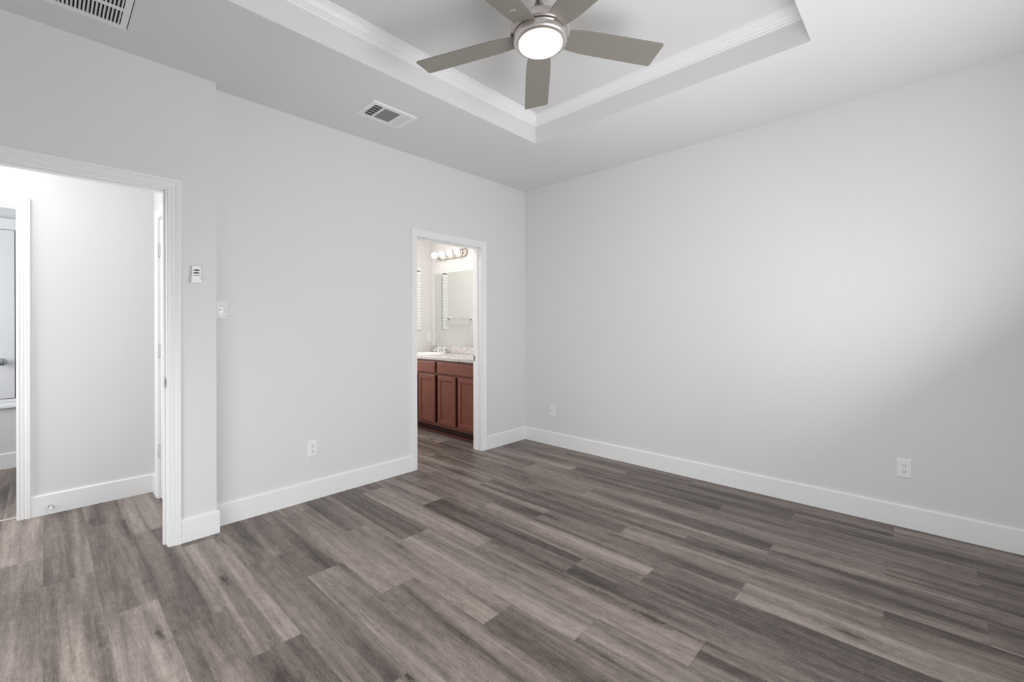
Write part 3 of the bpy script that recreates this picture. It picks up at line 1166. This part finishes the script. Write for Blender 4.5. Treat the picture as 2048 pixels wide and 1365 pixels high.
for y0, y1 in ((4.485, 4.80), (4.128, 4.448), (3.758, 4.068), (3.400, 3.712)):
    shaker('door', y0, y1, 0.138, 0.684, 0.050)
shaker('drawer_front', 4.124, 4.80, 0.712, 0.836, 0)
shaker('drawer_front', 3.400, 4.084, 0.712, 0.836, 0)

ct = thing('countertop', 'speckled light stone-look vanity countertop with backsplash', 'countertop', (3.37, 4.15, 0.862))
bm = BM()
CX, CY, SA, SB = 3.365, 4.63, 0.165, 0.235
# slab with an oval cut-out for the basin
N = 48
oval_t, oval_b, rect_t, rect_b = [], [], [], []
x0, x1 = VF - 0.032, XB - 0.006
for i in range(N):
    a = 2 * PI * i / N
    ca, sa = math.cos(a), math.sin(a)
    ox, oy = CX + SA * ca, CY + SB * sa
    tx = (x1 - CX) / ca if ca > 1e-9 else ((x0 - CX) / ca if ca < -1e-9 else 1e9)
    ty = (VY1 - CY) / sa if sa > 1e-9 else ((VY0 - CY) / sa if sa < -1e-9 else 1e9)
    s = min(tx, ty)
    rx, ry = CX + ca * s, CY + sa * s
    for lst, x, y, z in ((oval_t, ox, oy, 0.900), (oval_b, ox, oy, 0.862), (rect_t, rx, ry, 0.900), (rect_b, rx, ry, 0.862)):
        lst.append((x, y, z))
corners = [(x1, VY1), (x0, VY1), (x0, VY0), (x1, VY0)]
for lst, z in ((rect_t, 0.900), (rect_b, 0.862)):      # pull the nearest ray onto every corner
    for c in corners:
        q = min(range(N), key=lambda i: (lst[i][0] - c[0]) ** 2 + (lst[i][1] - c[1]) ** 2)
        lst[q] = (c[0], c[1], z)
sweep(bm, [oval_t, rect_t, rect_b, oval_b], closed=True)
finish(bm, 'top', M_SPECKLE, ct, bevel=0.006, seg=3)
bm = BM(); box(bm, XB - 0.024, XB - 0.005, VY0, VY1, 0.9005, 0.985); finish(bm, 'backsplash', M_SPECKLE, ct, bevel=0.004)

sk = thing('sink_basin', 'oval white sink basin set into the speckled countertop', 'sink', (CX, CY, 0.90))
bm = BM()
rings = []
for sc_, z in ((1.10, 0.9005), (1.09, 0.908), (1.03, 0.911), (0.97, 0.905), (0.93, 0.88), (0.80, 0.82), (0.5, 0.775), (0.12, 0.765)):
    rings.append([(CX + SA * sc_ * math.cos(2 * PI * i / 48), CY + SB * sc_ * math.sin(2 * PI * i / 48), z) for i in range(48)])
V = [[bm.verts.new(p) for p in r] for r in rings]
for a, b in zip(V, V[1:]):
    for i in range(48):
        j = (i + 1) % 48
        bm.faces.new((a[i], a[j], b[j], b[i]))
bm.faces.new(V[-1])
finish(bm, 'bowl', M_PORCELAIN, sk, smooth=60)
bm = BM(); lathe(bm, [(0, 0.768), (0.022, 0.768), (0.021, 0.771), (0, 0.770)], 20, (CX, CY, 0)); finish(bm, 'drain', M_CHROME, sk, smooth=40)


def tube(bm, pts, rad, seg=14):
    pts = [Vector(p) for p in pts]
    rings = []
    for i, p in enumerate(pts):
        d = (pts[min(i + 1, len(pts) - 1)] - pts[max(i - 1, 0)]).normalized()
        s = d.cross(Vector((0, 1, 0.01))).normalized()
        u = s.cross(d)
        r = rad[i] if isinstance(rad, (list, tuple)) else rad
        rings.append([bm.verts.new(p + s * (r * math.cos(2 * PI * k / seg)) + u * (r * math.sin(2 * PI * k / seg))) for k in range(seg)])
    for a, b in zip(rings, rings[1:]):
        for k in range(seg):
            q = (k + 1) % seg
            bm.faces.new((a[k], a[q], b[q], b[k]))
    bm.faces.new(rings[0])
    bm.faces.new(rings[-1])


GXF, GYF = 3.575, 4.63
fa = thing('faucet', 'chrome two-handle faucet at the back of the white sink', 'faucet', (GXF, GYF, 0.90))
bm = BM(); box(bm, GXF - 0.026, GXF + 0.026, GYF - 0.085, GYF + 0.085, 0.9008, 0.918); finish(bm, 'base', M_CHROME, fa, bevel=0.008, seg=3)
bm = BM(); tube(bm, [(GXF, GYF, 0.915), (GXF, GYF, 0.945), (GXF - 0.02, GYF, 0.962), (GXF - 0.06, GYF, 0.962), (GXF - 0.11, GYF, 0.945), (GXF - 0.118, GYF, 0.930)], [.015, .014, .013, .012, .011, .010]); finish(bm, 'spout', M_CHROME, fa, smooth=50)
for s in (1, -1):
    bm = BM()
    lathe(bm, [(0, 0.916), (0.020, 0.916), (0.017, 0.930), (0.014, 0.950), (0.016, 0.960), (0, 0.964)], 20, (GXF, GYF + s * 0.06, 0))
    obox(bm, (GXF - 0.012, GYF + s * 0.078, 0.968), (0.3, s * 1.0, 0.35), (1, -s * 0.3, 0), (0, 0, 1), 0.034, 0.006, 0.005)
    finish(bm, 'handle', M_CHROME, fa, smooth=40, bevel=0.002)

mi = thing('wall_mirror', 'frameless mirror above the vanity backsplash', 'mirror', (XB - 0.007, 4.2, 0.99))
bm = BM(); box(bm, XB - 0.010, XB - 0.0045, 3.52, 4.877, 0.988, 1.957); finish(bm, 'glass', M_MIRROR, mi)
for yy, zz in ((4.735, 1.957), (3.75, 1.957), (4.79, 0.988), (4.245, 0.988), (3.75, 0.988)):
    bm = BM(); box(bm, XB - 0.014, XB - 0.0045, yy - 0.010, yy + 0.010, zz - 0.008, zz + 0.008)
    finish(bm, 'clip', M_PLASTIC if zz > 1.5 else M_CHROME, mi, bevel=0.002)

tb = thing('towel_bar', 'chrome towel bar reflected in the bathroom mirror', 'towel bar', (3.11, YBE, 1.36))
bm = BM(); obox(bm, (3.14, YBE - 0.065, 1.36), (1, 0, 0), (0, 1, 0), (0, 0, 1), 0.215, 0.008, 0.008); finish(bm, 'bar', M_CHROME, tb, bevel=0.003)
for xx in (2.93, 3.35):
    bm = BM()
    lathe(bm, [(0, 0), (0.025, 0), (0.022, 0.010), (0.011, 0.016), (0.011, 0.055), (0.014, 0.06), (0.014, 0.076), (0, 0.078)], 24, (xx, YBE, 1.36), (1, 0, 0), (0, 0, 1), (0, -1, 0))
    finish(bm, 'post', M_CHROME, tb, smooth=40)

# vanity light bar with four globes
PC, PZ = 4.497, 2.186
vl = thing('vanity_light', 'nickel bar light with four lit globe bulbs above the bathroom mirror', 'light fixture', (XB - 0.005, PC, PZ))


def stadium(bm, hw, hh, xa, xb, seg=14):
    pts = []
    for s in (1, -1):
        for i in range(seg + 1):
            a = -PI / 2 + PI * i / seg
            pts.append((s * (hw - hh + hh * math.cos(a)), s * hh * math.sin(a)))
    lo = [bm.verts.new((xa, PC + u, PZ + w)) for u, w in pts]
    hi = [bm.verts.new((xb, PC + u * (1 - 0.02), PZ + w * 0.86)) for u, w in pts]
    bm.faces.new(hi)
    n = len(pts)
    for i in range(n):
        bm.faces.new((lo[i], lo[(i + 1) % n], hi[(i + 1) % n], hi[i]))


bm = BM(); stadium(bm, 0.305, 0.056, XB - 0.005, XB - 0.030); finish(bm, 'back_plate', M_PLATE, vl, smooth=40)
for i in range(4):
    yc = 4.522 + (1.5 - i) * 0.154
    bm = BM()
    lathe(bm, [(0.030, 0.0), (0.028, 0.012), (0.020, 0.016), (0.020, 0.034), (0, 0.034)], 24, (XB - 0.030, yc, PZ + 0.006), (0, 1, 0), (0, 0, 1), (-1, 0, 0), cap=False)
    so = finish(bm, 'socket', M_NICKEL, vl, smooth=40)
    bm = BM()
    prof = [(0.017, 0.026)] + [(0.043 * math.sin(a), 0.072 - 0.043 * math.cos(a)) for a in [0.45 + (PI - 0.45) * q / 14 for q in range(15)]]
    prof[-1] = (0, prof[-1][1])
    lathe(bm, prof, 28, (XB - 0.030, yc, PZ + 0.006), (0, 1, 0), (0, 0, 1), (-1, 0, 0), cap=False)
    finish(bm, 'globe_bulb', M_BULB, so, smooth=80)
